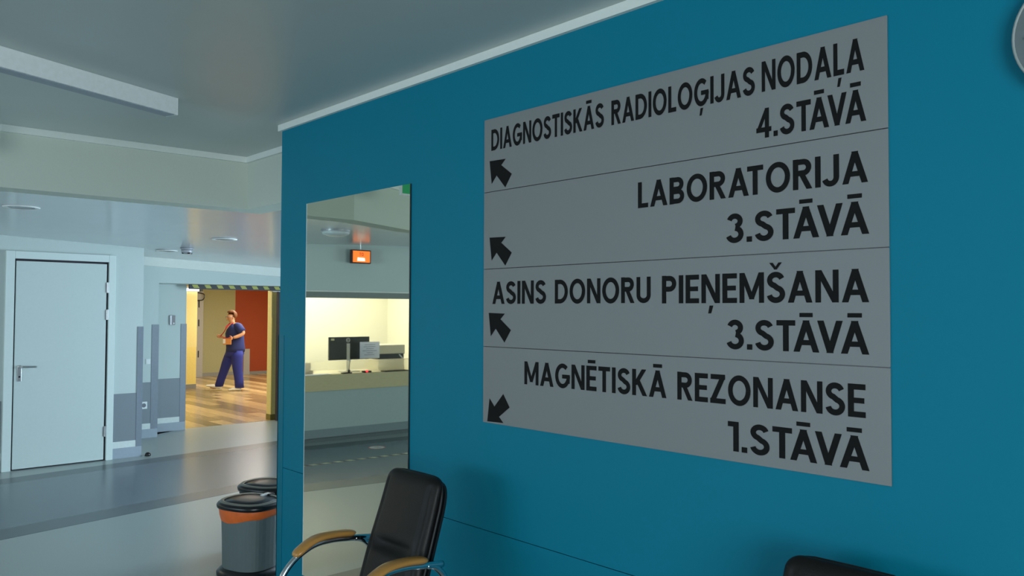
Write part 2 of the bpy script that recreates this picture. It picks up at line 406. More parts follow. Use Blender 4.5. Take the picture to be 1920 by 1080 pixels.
obj('strip_board', BX(-.03, 4.1, 1.885, 0, 5.62, 1.948), HAZB, hz)
for i in range(9):
    y = 4.13+i*.167
    bm = bmesh.new(); v = [bm.verts.new((.0015, a, b)) for a, b in ((y, 1.944), (y+.075, 1.944), (y+.105, 1.9), (y+.03, 1.9))]; bm.faces.new(v)
    obj('yellow_slash', bm, HAZY, hz)
sd = thing('sliding_door', 'edge of the black sliding door parked right of the corridor opening', 'door', (-10.8, 0, 0))
obj('door_leaf', BX(-.05, 5.425, .012, .0, 5.9, 1.88), BLKD, sd, bevel=.004)
obj('guide_rail', BX(-.06, 5.32, 1.875, .02, 5.9, 1.885), ALU, sd)
obj('edge_seal', BX(-.052, 5.418, .012, .004, 5.425, 1.87), BLACKG, sd)

# corridor beyond
wc = struct(obj('wall_corridor', BX(-19.5, 8.54, 0, -19.3, 10.0, 2.5), REDP))
obj('skirting', BX(-19.3, 8.54, 0, -19.285, 10.0, .07), GREYP, wc)
wb = struct(obj('wall_corridor', BX(-19.5, 7.72, 0, -19.3, 8.54, 2.5), BEIGE))
obj('skirting', BX(-19.3, 7.72, 0, -19.285, 8.54, .09), GREYP, wb)
obj('corner_guard', BX(-19.3, 8.76, .0, -19.27, 8.92, .64), ALU, wc)
wy = struct(obj('wall_corridor', BX(-19.3, 3.4, .85, -16.5, 6.49, 1.985), YELL))
obj('dado_sheet', BX(-19.3, 3.4, .09, -16.5, 6.485, .85), YELLD, wy)
obj('skirting', BX(-19.3, 3.4, 0, -16.49, 6.488, .09), GREYP, wy)
struct(obj('wall_corridor', BX(-19.5, 3.0, 0, -19.3, 7.6, 2.5), CREAM))
struct(obj('wall_corridor', BX(-19.5, 10.0, 0, -10.98, 10.1, 2.5), CREAM))
struct(obj('wall_corridor', BX(-19.3, 3.3, 0, -10.98, 3.4, 2.5), YELL))
struct(obj('wall_corridor', BX(-11.02, 5.62, 0, -10.985, 10.0, 2.5), CREAM))
struct(obj('ceiling', BX(-19.5, 3.3, 2.5, -10.98, 10.1, 2.55), mat('corridor_ceiling', (225, 222, 205), .7)))
wj = struct(obj('wall_jamb', BX(-11.16, 5.435, .08, -11.03, 5.6, 1.9), YELL))
obj('edge_strip', BX(-11.03, 5.437, .08, -11.022, 5.455, 1.5), YELLD, wj)
obj('skirting', BX(-11.165, 5.43, 0, -11.025, 5.6, .08), mat('olive_skirting', (130, 120, 60), .5), wj)
d2 = thing('door_2', 'x', 'x', (-19.28, 0, 0)); 
for k_ in ('label', 'category'): del d2[k_]
struct(d2)
bm = bmesh.new(); box(bm, -.02, 7.5, 0, .03, 7.72, 2.06)
obj('door_frame', bm, ALU, d2)
for z in (1.75, 1.3, .55): obj('hinge', BX(.03, 7.6, z-.08, .045, 7.62, z+.08), DARKP, d2)
obj('closer_arm', TU(smooth_path([(.05, 7.56, 2.03), (.1, 7.7, 1.99), (.1, 7.68, 1.86), (.05, 7.56, 1.84)], 5), .012, 8), DARKP, d2)
lt = thing('wall_light', 'bright white tube light above the yellow corridor wall', 'lamp', (-16.45, 0, 0))
obj('lamp_tube', BX(-.08, 6.12, 1.995, .02, 6.5, 2.05), LAMPW, lt, bevel=.008)
obj('lamp_housing', BX(-.1, 6.1, 2.05, .03, 6.52, 2.085), WHITEP, lt)
obj('end_bracket', BX(-.08, 6.5, 1.99, .02, 6.53, 2.06), DARKP, lt)

# wall fittings on the recess walls
o = thing('wall_socket', 'white power socket low on the grey dado in the recess', 'socket', (-10.5, 3.475, .41))
obj('cover_plate', BX(.004, -.042, -.045, .014, .042, .045), WHITEP, o, bevel=.003)
b_ = lathe([(.026, 0), (.026, .003)], 20); bmesh.ops.rotate(b_, verts=b_.verts, matrix=Matrix.Rotation(PI/2, 3, 'Y')); bmesh.ops.translate(b_, verts=b_.verts, vec=(.0135, 0, 0))
obj('socket_well', b_, INK, o)
o = thing('light_switch', 'small pale switch beside the first recess corner guard', 'switch', (-10.5, 3.52, .955))
obj('switch_plate', BX(0, -.028, -.032, .011, .028, .032), WHITEP, o, bevel=.003); obj('rocker', BX(.011, -.018, -.022, .015, .018, .022), WHITEP, o)
o = thing('card_reader', 'slim grey access card reader left of the corridor opening', 'card reader', (-10.9, 3.95, 1.47))
obj('reader_body', BX(0, -.035, -.065, .03, .035, .065), ALU, o, bevel=.006); obj('reader_face', BX(.03, -.008, -.06, .033, .034, .06), DARKP, o, label='dark glossy reader face')
obj('status_light', BX(.033, .006, -.05, .0345, .024, -.035), WHITEP, o)
b_ = lathe([(.03, 0), (.031, .012), (.026, .028), (.014, .038), (.001, .04)], 20)
o = tag(obj('door_stop', b_, BLKP, smooth=True), 'black rubber door stop on the floor by the wall corner', 'door stop'); o.location = (-9.2, 3.1, .0)

# ------------------------------------------------------------------ hall shell out of view: back and side walls with windows
def wall_with_windows(name, axis, c, a0, a1, wins, zs=(.7, 2.25)):
    """axis 'x': wall at x=c running along y; 'y': wall at y=c running along x"""
    bm = bmesh.new(); cuts = sorted(wins); segs = []; p = a0
    def bb(u0, u1, z0, z1):
        if u1-u0 < .001: return
        if axis == 'x': box(bm, c, u0, z0, c+.15, u1, z1)
        else: box(bm, u0, c-.15, z0, u1, c, z1)
    for u0, u1 in cuts:
        bb(p, u0, 0, 2.76); bb(u0, u1, 0, zs[0]); bb(u0, u1, zs[1], 2.76); p = u1
    bb(p, a1, 0, 2.76)
    o = struct(obj(name, bm, WALLW)); return o
wall_with_windows('wall_back', 'y', -7.0, -11.2, 4.0, [(-8.4, -6.4), (-6.2, -4.2), (-4.0, -2.0), (-.5, 1.5)])
wall_with_windows('wall_side', 'x', 4.0, -7.0, 2.53, [(-4.3, -2.3), (-2.1, -.1)])
struct(obj('wall_passage', BX(-10.98, 7.0, 0, 4.0, 7.15, 2.6), WALLW))
n = 1
for axis, c, u0, u1 in [('y', -7.0, -8.4, -6.4), ('y', -7.0, -6.2, -4.2), ('y', -7.0, -4.0, -2.0), ('y', -7.0, -.5, 1.5), ('x', 4.0, -4.3, -2.3), ('x', 4.0, -2.1, -.1)]:
    bm = bmesh.new(); z0, z1 = .7, 2.25
    def bb(a, b, p, q):
        if axis == 'x': box(bm, c+.04, a, p, c+.1, b, q)
        else: box(bm, a, c-.1, p, b, c-.04, q)
    bb(u0, u0+.06, z0, z1); bb(u1-.06, u1, z0, z1); bb(u0, u1, z0, z0+.06); bb(u0, u1, z1-.06, z1); bb((u0+u1)/2-.03, (u0+u1)/2+.03, z0, z1)
    f = struct(obj('window_%d' % n, bm, WHITEP)); n += 1
    bm = bmesh.new()
    if axis == 'x': box(bm, c+.06, u0+.06, z0+.06, c+.066, u1-.06, z1-.06)
    else: box(bm, u0+.06, c-.066, z0+.06, u1-.06, c-.06, z1-.06)
    obj('pane', bm, GLASS, f)

# ------------------------------------------------------------------ direction sign
sg = thing('direction_sign', 'large grey hospital direction sign with four stacked panels on the teal wall', 'sign', (-1.73, YW, 1.13))
SX = 1.73; SZ = -1.13
ZZ = [2.417, 2.105, 1.7795, 1.453, 1.133]
put = lambda x, z: (x+SX, -.0068, z+SZ)
obj('backing_board', BX(-2.565+SX, -.002, ZZ[4]+.002+SZ, -.892+SX, -.0002, ZZ[0]-.002+SZ), BLKP, sg)
LINES = [
 [('DIAGNOSTISKĀS', -2.521, -1.901, 2.279, .088), ('RADIOLOĢIJAS', -1.864, -1.290, 2.277, .088), ('NODAĻA', -1.265, -.952, 2.279, .092), ('4.STĀVĀ', -1.284, -.948, 2.136, .090)],
 [('LABORATORIJA', -1.743, -.945, 1.9645, .089), ('3.STĀVĀ', -1.391, -.943, 1.8205, .091)],
 [('ASINS', -2.509, -2.196, 1.633, .091), ('DONORU', -2.146, -1.690, 1.633, .090), ('PIEŅEMŠANA', -1.641, -.945, 1.631, .092), ('3.STĀVĀ', -1.391, -.946, 1.4865, .091)],
 [('MAGNĒTISKĀ', -2.314, -1.625, 1.3115, .090), ('REZONANSE', -1.579, -.957, 1.3115, .091), ('1.STĀVĀ', -1.388, -.948, 1.1675, .091)]]
ARR = [(0, 0), (.101, -.003), (.074, -.026), (.138, -.070), (.099, -.122), (.045, -.066), (.014, -.098)]
ATIP = [(-2.532, 2.236, 1), (-2.530, 1.912, 1), (-2.533, 1.595, 1), (-2.539, 1.140, -1)]
PL = ['top panel of the sign reading DIAGNOSTISKĀS RADIOLOĢIJAS NODAĻA 4.STĀVĀ', 'second panel of the sign reading LABORATORIJA 3.STĀVĀ', 'third panel of the sign reading ASINS DONORU PIEŅEMŠANA 3.STĀVĀ', 'bottom panel of the sign reading MAGNĒTISKĀ REZONANSE 1.STĀVĀ']
for i in range(4):
    p = obj('sign_panel', BX(-2.5675+SX, -.006, ZZ[i+1]+.0012+SZ, -.8895+SX, 0, ZZ[i]-.0012+SZ), SIGNM, sg, bevel=.0008, label=PL[i])
    for t in LINES[i]:
        bm = bmesh.new(); text(bm, t[0], t[1], t[2], t[3], t[4], put, gap=.12, lift=.00002)
        obj('lettering', bm, LETTER, p, label='black lettering reading ' + t[0])
    bm = bmesh.new(); x, z, s = ATIP[i]
    bm.faces.new([bm.verts.new(put(x+a, z+b*s)) for a, b in ARR]); bm.normal_update()
    bmesh.ops.triangulate(bm, faces=bm.faces)
    obj('arrow', bm, LETTER, p, label='black diagonal arrow')

# ------------------------------------------------------------------ wall mirror
mr_ = thing('wall_mirror', 'tall frameless mirror on the teal wall reflecting the reception counter', 'mirror', (-3.6, YW, .125))
obj('glass', BX(-.498, -.006, 0, .494, -.0005, 2.082), MIRROR, mr_)
obj('pale_edge', BX(-.503, -.0062, 0, -.498, -.0003, 2.082), MEDGEL, mr_)  # left edge strip is pale, the right one dark
obj('dark_edge', BX(.494, -.0062, 0, .500, -.0003, 2.082), MEDGE, mr_)

# ------------------------------------------------------------------ clock
ck = thing('wall_clock', 'round grey clock on the teal wall at the right edge', 'clock', (-.432, YW, 2.262))
def lathe_y(prof, n=40, cap=True):
    b = lathe(prof, n, cap=cap); bmesh.ops.rotate(b, verts=b.verts, matrix=Matrix.Rotation(PI/2, 3, 'X')); return b
obj('clock_case', lathe_y([(.150, 0), (.153, .026), (.1525, .032), (.148, .034), (.146, .029)], 64, False), mat('clock_rim_silver', (150, 160, 158), .45), ck, smooth=True)
obj('clock_face', lathe_y([(.147, .02), (.147, .030)], 64), mat('clock_face_grey', (104, 114, 116), .5), ck)
for h in range(12):
    a = h*PI/6; bm = bmesh.new(); box(bm, -.003, -.0355, .108, .003, -.0345, .124)
    bmesh.ops.rotate(bm, verts=bm.verts, matrix=Matrix.Rotation(a, 3, 'Y')); obj('hour_mark', bm, LETTER, ck)
for L, wd, a in ((.07, .005, 1.0), (.1, .0035, -2.1)):
    bm = bmesh.new(); box(bm, -wd, -.038, -.015, wd, -.0365, L); bmesh.ops.rotate(bm, verts=bm.verts, matrix=Matrix.Rotation(a, 3, 'Y')); obj('clock_hand', bm, LETTER, ck)

# ------------------------------------------------------------------ linear ceiling lamp, downlights, detector
ll = thing('linear_ceiling_light', 'long white linear lamp fixed under the high ceiling', 'ceiling light', (-4.235, 1.545, 2.71), math.atan2(-.934, .358))
obj('lamp_body', BX(0, -.085, -.088, 2.4, 0, 0), LHOUS, ll, bevel=.002)
obj('end_cap', BX(-.004, -.086, -.089, 0, .001, 0), LHOUS, ll)
obj('louvre', BX(.012, -.074, -.092, 2.39, -.011, -.088), LUND, ll, label='grey-blue underside louvre')
DL = [(-6.648, 1.329, 'unlit round downlight nearest the camera under the low ceiling'), (-7.666, 3.272, 'unlit round downlight right of the dome detector'), (-9.30, 3.301, 'unlit round downlight near the recess wall corner')]
first = None
for x, y, lb in DL:
    if first is None:
        o = first = thing('downlight', lb, 'downlight', (x, y, lowz(x, y)), 0, 'downlights in the low ceiling')
        bm = lathe([(.085, -.001), (.12, -.001), (.12, -.006), (.112, -.010), (.088, -.006)], 36, cap=False); rings(bm, []) if 0 else None
        obj('trim_ring', bm, LHOUS, o, smooth=True)
        obj('reflector', lathe([(.086, -.0015), (.086, -.0035)], 32), mat('downlight_reflector', (150, 160, 166), .25), o)
    else:
        o = copy_tree(first); o.location = (x, y, lowz(x, y)); o['label'] = lb
x, y = -8.808, 3.343
o = thing('dome_detector', 'small dome detector hanging under the low ceiling between two downlights', 'detector', (x, y, lowz(x, y)))
obj('base_plate', lathe([(.07, 0), (.07, -.010), (.062, -.018)], 28), ALU, o, smooth=True)
obj('dome', lathe([(.06, -.018), (.06, -.045), (.04, -.062), (.001, -.068)], 28), ALU, o, smooth=True)
for a in (0, 1.57, 3.14, 4.7): obj('sensor_slot', BX(.042*math.cos(a)-.011, .042*math.sin(a)-.011, -.064, .042*math.cos(a)+.011, .042*math.sin(a)+.011, -.05), DARKP, o)
x, y = -6.54, .60
o = thing('surface_ceiling_lamp', 'round opal surface lamp seen in the mirror under the low ceiling', 'ceiling light', (x, y, lowz(x, y)))
obj('lamp_base', lathe([(.135, 0), (.135, -.018)], 36), ALU, o); obj('diffuser', lathe([(.13, -.018), (.12, -.04), (.07, -.058), (.001, -.062)], 36), DIFF, o, smooth=True)
# exit sign hung from the high ceiling, seen at the top corner of the mirror
o = thing('exit_sign', 'green and white exit sign hanging from the high ceiling, seen in the mirror corner', 'sign', (-5.12, .715, 2.5))
obj('sign_plate', BX(-.012, -.16, 0, .012, .16, .17), WHITEP, o, bevel=.004)
for s in (1, -1):
    obj('green_face', BX(s*.0121 if s > 0 else -.0135, -.146, .016, .0135 if s > 0 else -.0121, .146, .155), GREEN, o)
    bm = bmesh.new(); xs = s*.0142
    pt = (lambda u, v: (xs, u*s, v))
    def q(*p): bm.faces.new([bm.verts.new(pt(*a)) for a in p])
    q((.02, .03), (.06, .03), (.06, .14), (.02, .14)); q((-.02, .115), (-.005, .115), (-.005, .13), (-.02, .13)); q((-.04, .07), (-.015, .07), (0, .11), (-.03, .11)); q((-.06, .03), (-.045, .03), (-.02, .075), (-.035, .075)); q((-.02, .035), (-.005, .035), (-.015, .075), (-.03, .075))
    obj('running_figure', bm, WHITEP, o)['kind'] = 'stuff'
    bm = bmesh.new(); q((-.11, .08), (-.085, .1), (-.085, .06)); obj('direction_triangle', bm, WHITEP, o)
for yy in (-.12, .12): obj('hanger_rod', TU([(0, yy, .17), (0, yy, .21)], .004, 6), STEEL, o)

# ------------------------------------------------------------------ reception (seen in the mirror)
CA = (-8.77, -.308); CR = math.atan2(-.9975, .071)
def cwall(name, bm, m):
    o = struct(obj(name, bm, m)); o.location = (CA[0], CA[1], 0); o.rotation_euler = (0, 0, CR); return o
cwall('wall_reception', BX(-.62, -.12, 1.853, 5.9, 0, 2.62), WALLW)
cwall('wall_reception', BX(-.62, -.12, 0, -.425, 0, 1.853), WALLW)
cwall('wall_reception', BX(2.625, -.12, 0, 5.9, 0, 1.853), WALLW)
cwall('trim_4', BX(-.42, -.14, 1.762, 2.62, .012, 1.835), SHUT)
cwall('trim_5', BX(-.42, -.02, 1.836, 2.62, .02, 1.852), COVE)
ct = thing('reception_counter', 'reception counter with wood-faced top and grey front, seen in the mirror', 'counter', (CA[0], CA[1], 0), CR)
obj('counter_front', BX(-.42, -.06, .157, 2.62, 0, .622), CPAN, ct)
obj('base_band', BX(-.42, -.06, .056, 2.62, .003, .157), CBAND, ct)
obj('kick_plate', BX(-.42, -.06, 0, 2.62, -.03, .056), CKICK, ct)
obj('wood_fascia', BX(-.42, -.05, .622, 2.62, .012, .817), WOODL, ct, bevel=.002)
obj('worktop', BX(-.42, -.68, .78, 2.62, -.05, .815), mat('worktop_pale', (206, 198, 168), .35, noise=.04), ct)
gs = thing('counter_screen', 'low frosted-edge glass screen standing along the reception counter', 'screen', (CA[0], CA[1], 0), CR)
obj('frosted_band', BX(-.4, -.126, .818, 2.6, -.122, .975), FROST, gs)
obj('clear_pane', BX(-.4, -.126, .975, 2.6, -.122, 1.755), GLASS, gs)
pp = thing('paper_notice', 'white printed notice sheet taped to the counter glass', 'notice', (CA[0]+.0, CA[1], 0), CR)
obj('sheet', BX(.80, -.1195, .992, 1.085, -.1185, 1.205), PAPERT, pp)
bm = bmesh.new()
for i, (a, b) in enumerate([(.07, .22), (.055, .23), (.09, .2), (.035, .25), (.1, .185), (.065, .21)]):
    z = 1.165-i*.026; x = .80+a
    while x < .80+b-.008:
        l = random.uniform(.008, .02); x1 = min(x+l, .80+b)
        bm.faces.new([bm.verts.new(p) for p in ((x, -.1180, z), (x1, -.1180, z), (x1, -.1180, z+.006), (x, -.1180, z+.006))]); x = x1+.003
obj('printed_lines', bm, INK, pp)['kind'] = 'stuff'
def LC(s, y, z): # local counter coordinates to world
    c, s_ = math.cos(CR), math.sin(CR); return (CA[0]+s*c-y*s_, CA[1]+s*s_+y*c, z)
mn = thing('monitor', 'black computer monitor seen from behind on the reception desk', 'monitor', LC(.775, -.36, .8165), CR)
obj('screen_back', BX(-.29, -.02, .152, .29, .012, .449), MONK, mn, bevel=.006)
obj('display_panel', BX(-.285, -.024, .158, .285, -.02, .443), DARKP, mn)
obj('neck', BX(-.046, .012, .0, -.004, .03, .365), mat('monitor_silver', (190, 196, 196), .35), mn, bevel=.003, label='silver stand neck')
obj('foot', BX(-.12, -.09, 0, .12, .08, .012), ALU, mn, bevel=.004)
bm = bmesh.new(); nn = 24
for i in range(nn):
    a, b = 2*PI*i/nn, 2*PI*(i+1)/nn
    bm.faces.new([bm.verts.new((r*math.cos(t)-.025, .0145, .407+r*math.sin(t))) for r, t in ((.027, a), (.027, b), (.021, b), (.021, a))])
for x in (-.039, -.030, -.020):
    box(bm, x, .0125, .402, x+.003, .0145, .413); box(bm, x+.003, .0125, .402, x+.007, .0145, .405)
obj('emblem', bm, WHITEP, mn, label='round outlined maker emblem')
obj('sticker', BX(-.265, .0121, .405, -.22, .0135, .430), mat('cream_sticker', (200, 200, 160), .6), mn)
obj('cable_hatch', BX(-.15, .012, .17, .15, .0145, .2), BLKP, mn)
pr = thing('printer', 'beige office printer with a dark paper slot behind the notice', 'printer', LC(1.36, -.44, .8165), CR)
obj('lower_body', BX(-.2, -.18, 0, .2, .16, .145), PRN, pr, bevel=.008)
obj('paper_slot', BX(-.195, -.17, .145, .195, .15, .215), BLKP, pr)
obj('top_body', BX(-.205, -.18, .215, .205, .165, .335), PRN, pr, bevel=.01)
obj('side_hinge', BX(.205, -.05, .205, .24, .1, .26), GREYP, pr)
bm = bmesh.new(); bm.faces.new([bm.verts.new(p) for p in ((.1, .17, .205), (.125, .17, .205), (.165, .2, .15), (.14, .2, .15))]); bmesh.ops.solidify(bm, geom=bm.faces[:], thickness=.002)
obj('paper_sheet', bm, PAPER, pr)
mc = thing('gooseneck_microphone', 'slim gooseneck microphone standing on the reception counter', 'microphone', LC(.625, -.07, .817), CR)
obj('base', BX(-.10, -.03, 0, .03, .03, .012), BLKP, mc, bevel=.004)
obj('joint', lathe([(.016, .012), (.018, .03), (.01, .045)], 16), BLKP, mc, smooth=True)
obj('gooseneck', TU(smooth_path([(0, 0, .03), (.004, 0, .08), (.012, 0, .15)], 4), .004, 8), DARKP, mc, smooth=True)
obj('mic_head', TU([(.011, 0, .145), (.015, 0, .175)], [.008, .009], 10), ALU, mc, smooth=True)
dv = thing('intercom_unit', 'black intercom box with a glowing red lamp on the counter', 'intercom', LC(.87, -.07, .817), CR)
obj('body', BX(-.05, -.04, 0, .06, .03, .022), BLKP, dv, bevel=.004); obj('red_lamp', BX(-.02, .015, .006, .004, .034, .03), REDLED, dv, bevel=.004)
tag(obj('black_folder', BX(0, 0, 0, .36, .11, .012), BLKP, bevel=.003), 'flat black folder lying on the counter right of the red lamp', 'folder')
bpy.data.objects['black_folder'].location = LC(1.10, -.11, .817); bpy.data.objects['black_folder'].rotation_euler = (0, 0, CR)
for i, (s, y, z, a, lb) in enumerate([(-.06, -.1, .8175, .03, 'lower white paper sheet on the counter at the left mirror edge'), (.06, -.105, .8205, -.05, 'upper white paper sheet on the counter at the left mirror edge')]):
    o = obj('paper_sheet', BX(0, 0, 0, .29, .10, .003), PAPER); tag(o, lb, 'paper', 'loose papers on the counter'); o.location = LC(s, y, z); o.rotation_euler = (0, 0, CR+a*.2)
o = thing('card_terminal', 'dark card terminal blurred behind the frosted screen at the left', 'terminal', LC(.12, -.22, .8165), CR)
obj('body', BX(-.07, -.05, 0, .07, .05, .05), BLKP, o, bevel=.006); obj('screen_head', BX(-.06, -.03, .05, .06, .0, .14), DARKP, o, bevel=.005)
o = thing('desk_phone', 'grey desk phone blurred behind the frosted screen at the right', 'phone', LC(1.84, -.24, .8165), CR)
obj('base', BX(-.1, -.08, 0, .1, .08, .06), ALU, o, bevel=.01); obj('handset', TU(smooth_path([(-.08, 0, .09), (-.05, 0, .115), (.05, 0, .115), (.08, 0, .09)], 3), .02, 10), GREYP, o, smooth=True)
o = thing('queue_display', 'small orange ticket number display hanging above the reception counter', 'display', LC(.685, .09, 2.196), CR)
obj('housing', BX(-.135, -.03, 0, .135, .025, .170), mat('display_housing', (60, 22, 18), .4), o, bevel=.004)
obj('lit_screen', BX(-.118, .025, .014, .118, .027, .156), ORNG, o)
bm = bmesh.new(); text(bm, 'TO'[::1], -.03, .03, .095, .04, lambda x, z: (x, .0278, z), gap=.2); obj('characters', bm, REDT, o)
bm = bmesh.new(); bm.faces.new([bm.verts.new(p) for p in ((-.06, .0278, .03), (.05, .0278, .03), (.045, .0278, .07), (-.055, .0278, .075))]); obj('number_field', bm, WDISP, o)
obj('hanger_rod', TU([(0, 0, .17), (0, 0, .245)], .004, 6), STEEL, o)
# office behind the counter
struct(obj('wall_office', BX(-11.15, -3.1, 0, -11.0, .4, 2.62), OFFW))
struct(obj('wall_office', BX(-11.0, -3.15, 0, -8.85, -3.0, 2.62), OFFW))
struct(obj('wall_office', BX(-11.0, .1, 0, -9.46, .25, 2.62), OFFW))
struct(obj('ceiling', BX(-11.15, -3.15, 2.6, -8.86, .25, 2.66), OFFW)); struct(obj('floor', BX(-11.0, -3.0, 0.0, -9.0, .1, .002), FMED))
# floor marks before the counter
ft = thing('floor_tape', 'black and cream striped distance tape on the floor before the counter', 'floor tape')
A_, B_ = Vector((-7.56, 0.75)), Vector((-7.30, -2.6)); dv_ = (B_-A_).normalized(); nv = Vector((-dv_.y, dv_.x)); Lt = (B_-A_).length
z = .0018
def strip(u0, u1, sh, m, name, zz):
    bm = bmesh.new(); P = [A_+dv_*u0-nv*.025, A_+dv_*u1-nv*.025, A_+dv_*(u1+sh)+nv*.025, A_+dv_*(u0+sh)+nv*.025]
    prism(bm, [(p.x, p.y) for p in P], .0013, zz); obj(name, bm, m, ft)
strip(0, Lt, 0, HAZB, 'tape_base', .0018)
for i in range(24): strip(.02+i*.14, .09+i*.14, .04, TAPEC, 'cream_stripe', .0022)
fs = thing('floor_sticker', 'round white and red keep-distance sticker on the floor before the counter', 'sticker', (-7.99, -.83, .0013))
obj('red_rim', lathe([(.1, 0), (.1, .0006)], 36), STRED, fs); obj('white_disc', lathe([(.088, .0004), (.088, .0009)], 36), STICK, fs)
bm = bmesh.new()
for s in (-1, 1):
    for k in range(2):
        prism(bm, [(s*.03+k*.018-.02, -.045), (s*.03+k*.018-.008, -.045), (s*.03+k*.018-.008, .02), (s*.03+k*.018-.02, .02)], .0009, .0011)
obj('footprint_print', bm, INK, fs)

# ------------------------------------------------------------------ pedal bins
def make_bin(label, loc, rz, bagm, bodylab):
    t = thing('pedal_bin', label, 'waste bin', loc, rz, 'pedal bins behind the teal wall end')
    n = 40
    def sec(r, z, sy=.86, p=2.6):
        out = []
        for k in range(n):
            a = 2*PI*k/n; c, s = math.cos(a), math.sin(a)
            out.append((r*math.copysign(abs(c)**(2/p), c), r*sy*math.copysign(abs(s)**(2/p), s), z))
        return out
    bm = bmesh.new(); rings(bm, [sec(.158, .03), sec(.162, .2), sec(.168, .375), sec(.17, .40)]); obj('bin_body', bm, BINB, t, smooth=False)
    bm = bmesh.new(); rings(bm, [sec(.19, 0), sec(.192, .018), sec(.172, .04), sec(.16, .045)]); obj('base_ring', bm, BLKP, t, smooth=True)
    bm = bmesh.new(); S = []
    for r, z in ((.168, .345), (.176, .36), (.181, .385), (.18, .405)):
        q = sec(r, z); S.append([(x*(1+.012*math.sin(k*2.3+z*90)), y*(1+.012*math.sin(k*1.7+z*60)), zz-(.006*math.sin(k*.7)+.022*math.cos((k-24)*2*PI/n))*(z < .35)) for k, (x, y, zz) in enumerate(q)])
    rings(bm, S, cap=False); obj('bin_bag', bm, bagm, t, smooth=True, label=bodylab)
    bm = bmesh.new(); rings(bm, [sec(.180, .402), sec(.193, .405), sec(.196, .422), sec(.188, .434), sec(.175, .438)]); obj('lid', bm, BLKP, t, smooth=True)
    bm = bmesh.new(); rings(bm, [sec(.178, .438), sec(.172, .446), sec(.152, .444)], cap=False); obj('lid_rim', bm, RIM, t, smooth=True)
    bm = bmesh.new(); rings(bm, [sec(.152, .4375), sec(.152, .441), sec(.08, .446), sec(.002, .447)]); obj('lid_panel', bm, BLKG, t, smooth=True)
    bm = bmesh.new(); box(bm, -.03, .13, .415, .03, .175, .45); obj('hinge_block', bm, BLKP, t, bevel=.004)
    bm = bmesh.new(); box(bm, -.045, -.215, .008, .045, -.15, .022); obj('pedal', bm, BLKP, t, bevel=.004)
    bm = bmesh.new(); tube(bm, [(0, .135, .04), (0, .15, .05), (0, .16, .41)], .006, 8); obj('lift_rod', bm, STEEL, t)
    return t
b1 = make_bin('grey bin with a folded orange bag under its black lid', (-4.715, 2.20, 0), math.radians(20), BAGO, 'orange bag folded over the rim')
obj('clip', BX(-.012, .095, .443, .012, .16, .4505), WHITEP, b1, label='small white clip on the lid')
b2 = make_bin('dark bin with a black bag standing behind the orange-bagged bin', (-5.09, 2.50, .0), math.radians(25), BAGK, 'crumpled black bag over the rim')

# ------------------------------------------------------------------ visitor chairs
def chair_arm(bm_mat, t, s):
    X = s*.247
    path = smooth_path([(X, .225, .652), (X, .15, .662), (X, .05, .673), (X, -.03, .669), (X, -.085, .648), (X, -.13, .618), (X, -.168, .575), (X, -.195, .51), (X, -.21, .40), (X, -.215, .25), (X, -.215, .10), (X, -.19, .035), (X, -.13, .0145), (X, 0, .0145), (X, .25, .0145), (X, .32, .03), (X, .335, .09), (X, .31, .3), (X, .27, .5), (X, .235, .60), (X, .19, .648), (X, .15, .66)], 5)
    obj('frame_tube', TU(path, .0125, 12), CHROME, t, smooth=True)
    # wooden pad over the tube
    secs = []
    pad = smooth_path([(.150, .684), (.06, .694), (-.015, .692), (-.068, .675), (-.125, .640)], 5)
    for i, p in enumerate(pad):
        f = i/(len(pad)-1); e = min(1, min(f, 1-f)*9+.35); wdt = .026*e+.004; th = .0105*e+.002
        a = pad[max(i-1, 0)]; b = pad[min(i+1, len(pad)-1)]; tx, tz = b[0]-a[0], b[1]-a[1]; l = math.hypot(tx, tz); nx, nz = tz/l, -tx/l
        if nz < 0: nx, nz = -nx, -nz
        secs.append([(X+wdt*math.copysign(abs(math.cos(2*PI*k/14))**.7, math.cos(2*PI*k/14)), p[0]+nx*th*math.sin(2*PI*k/14), p[1]+nz*th*math.sin(2*PI*k/14)) for k in range(14)])
    bm = bmesh.new(); rings(bm, secs); obj('armrest', bm, ARMW, t, smooth=True)
def cushion(w0, w1, h, th, n=18, mflat=1):
    """rounded pillow slab: local x width, z height 0..h, y thickness; widths bottom/top"""
    bm = bmesh.new(); N = 34; M_ = 44
    def edge(v): # half width at v
        w = (w0+(w1-w0)*v)/2; c = .075
        if v > 1-c: q = (v-(1-c))/c; w -= .05*(1-math.sqrt(max(0, 1-q*q)))
        if v < .06: q = (.06-v)/.06; w -= .03*(1-math.sqrt(max(0, 1-q*q)))
        return w
    grids = []
    for side in (-1, 1):
        g = []
        for j in range(M_+1):
            v = .5-.5*math.cos(PI*j/M_); r = []
            for i in range(N+1):
                u = -math.cos(PI*i/N); x = u*edge(v)
                pu = (1-abs(u)**5); pv = (1-abs(2*v-1)**9)
                y = th*.5*(max(0, pu)*max(0, pv))**.45
                if side < 0:
                    y *= 1+.10*math.cos((v-.42)*9)
                    y -= .030*math.exp(-((v-.47)/.03)**2)*math.exp(-((u-.05)/.6)**4)
                    y -= .007*math.exp(-((abs(u)-.80)/.035)**2)*min(1, 6*v)*(1 if v < .93 else 0)
                r.append(bm.verts.new((x, side*y, v*h)))
            g.append(r)
        grids.append(g)
    for g in grids:
        for a, b in zip(g, g[1:]):
            for i in range(N): bm.faces.new((a[i], a[i+1], b[i+1], b[i]))
    bmesh.ops.remove_doubles(bm, verts=bm.verts, dist=.0006)
    return bm
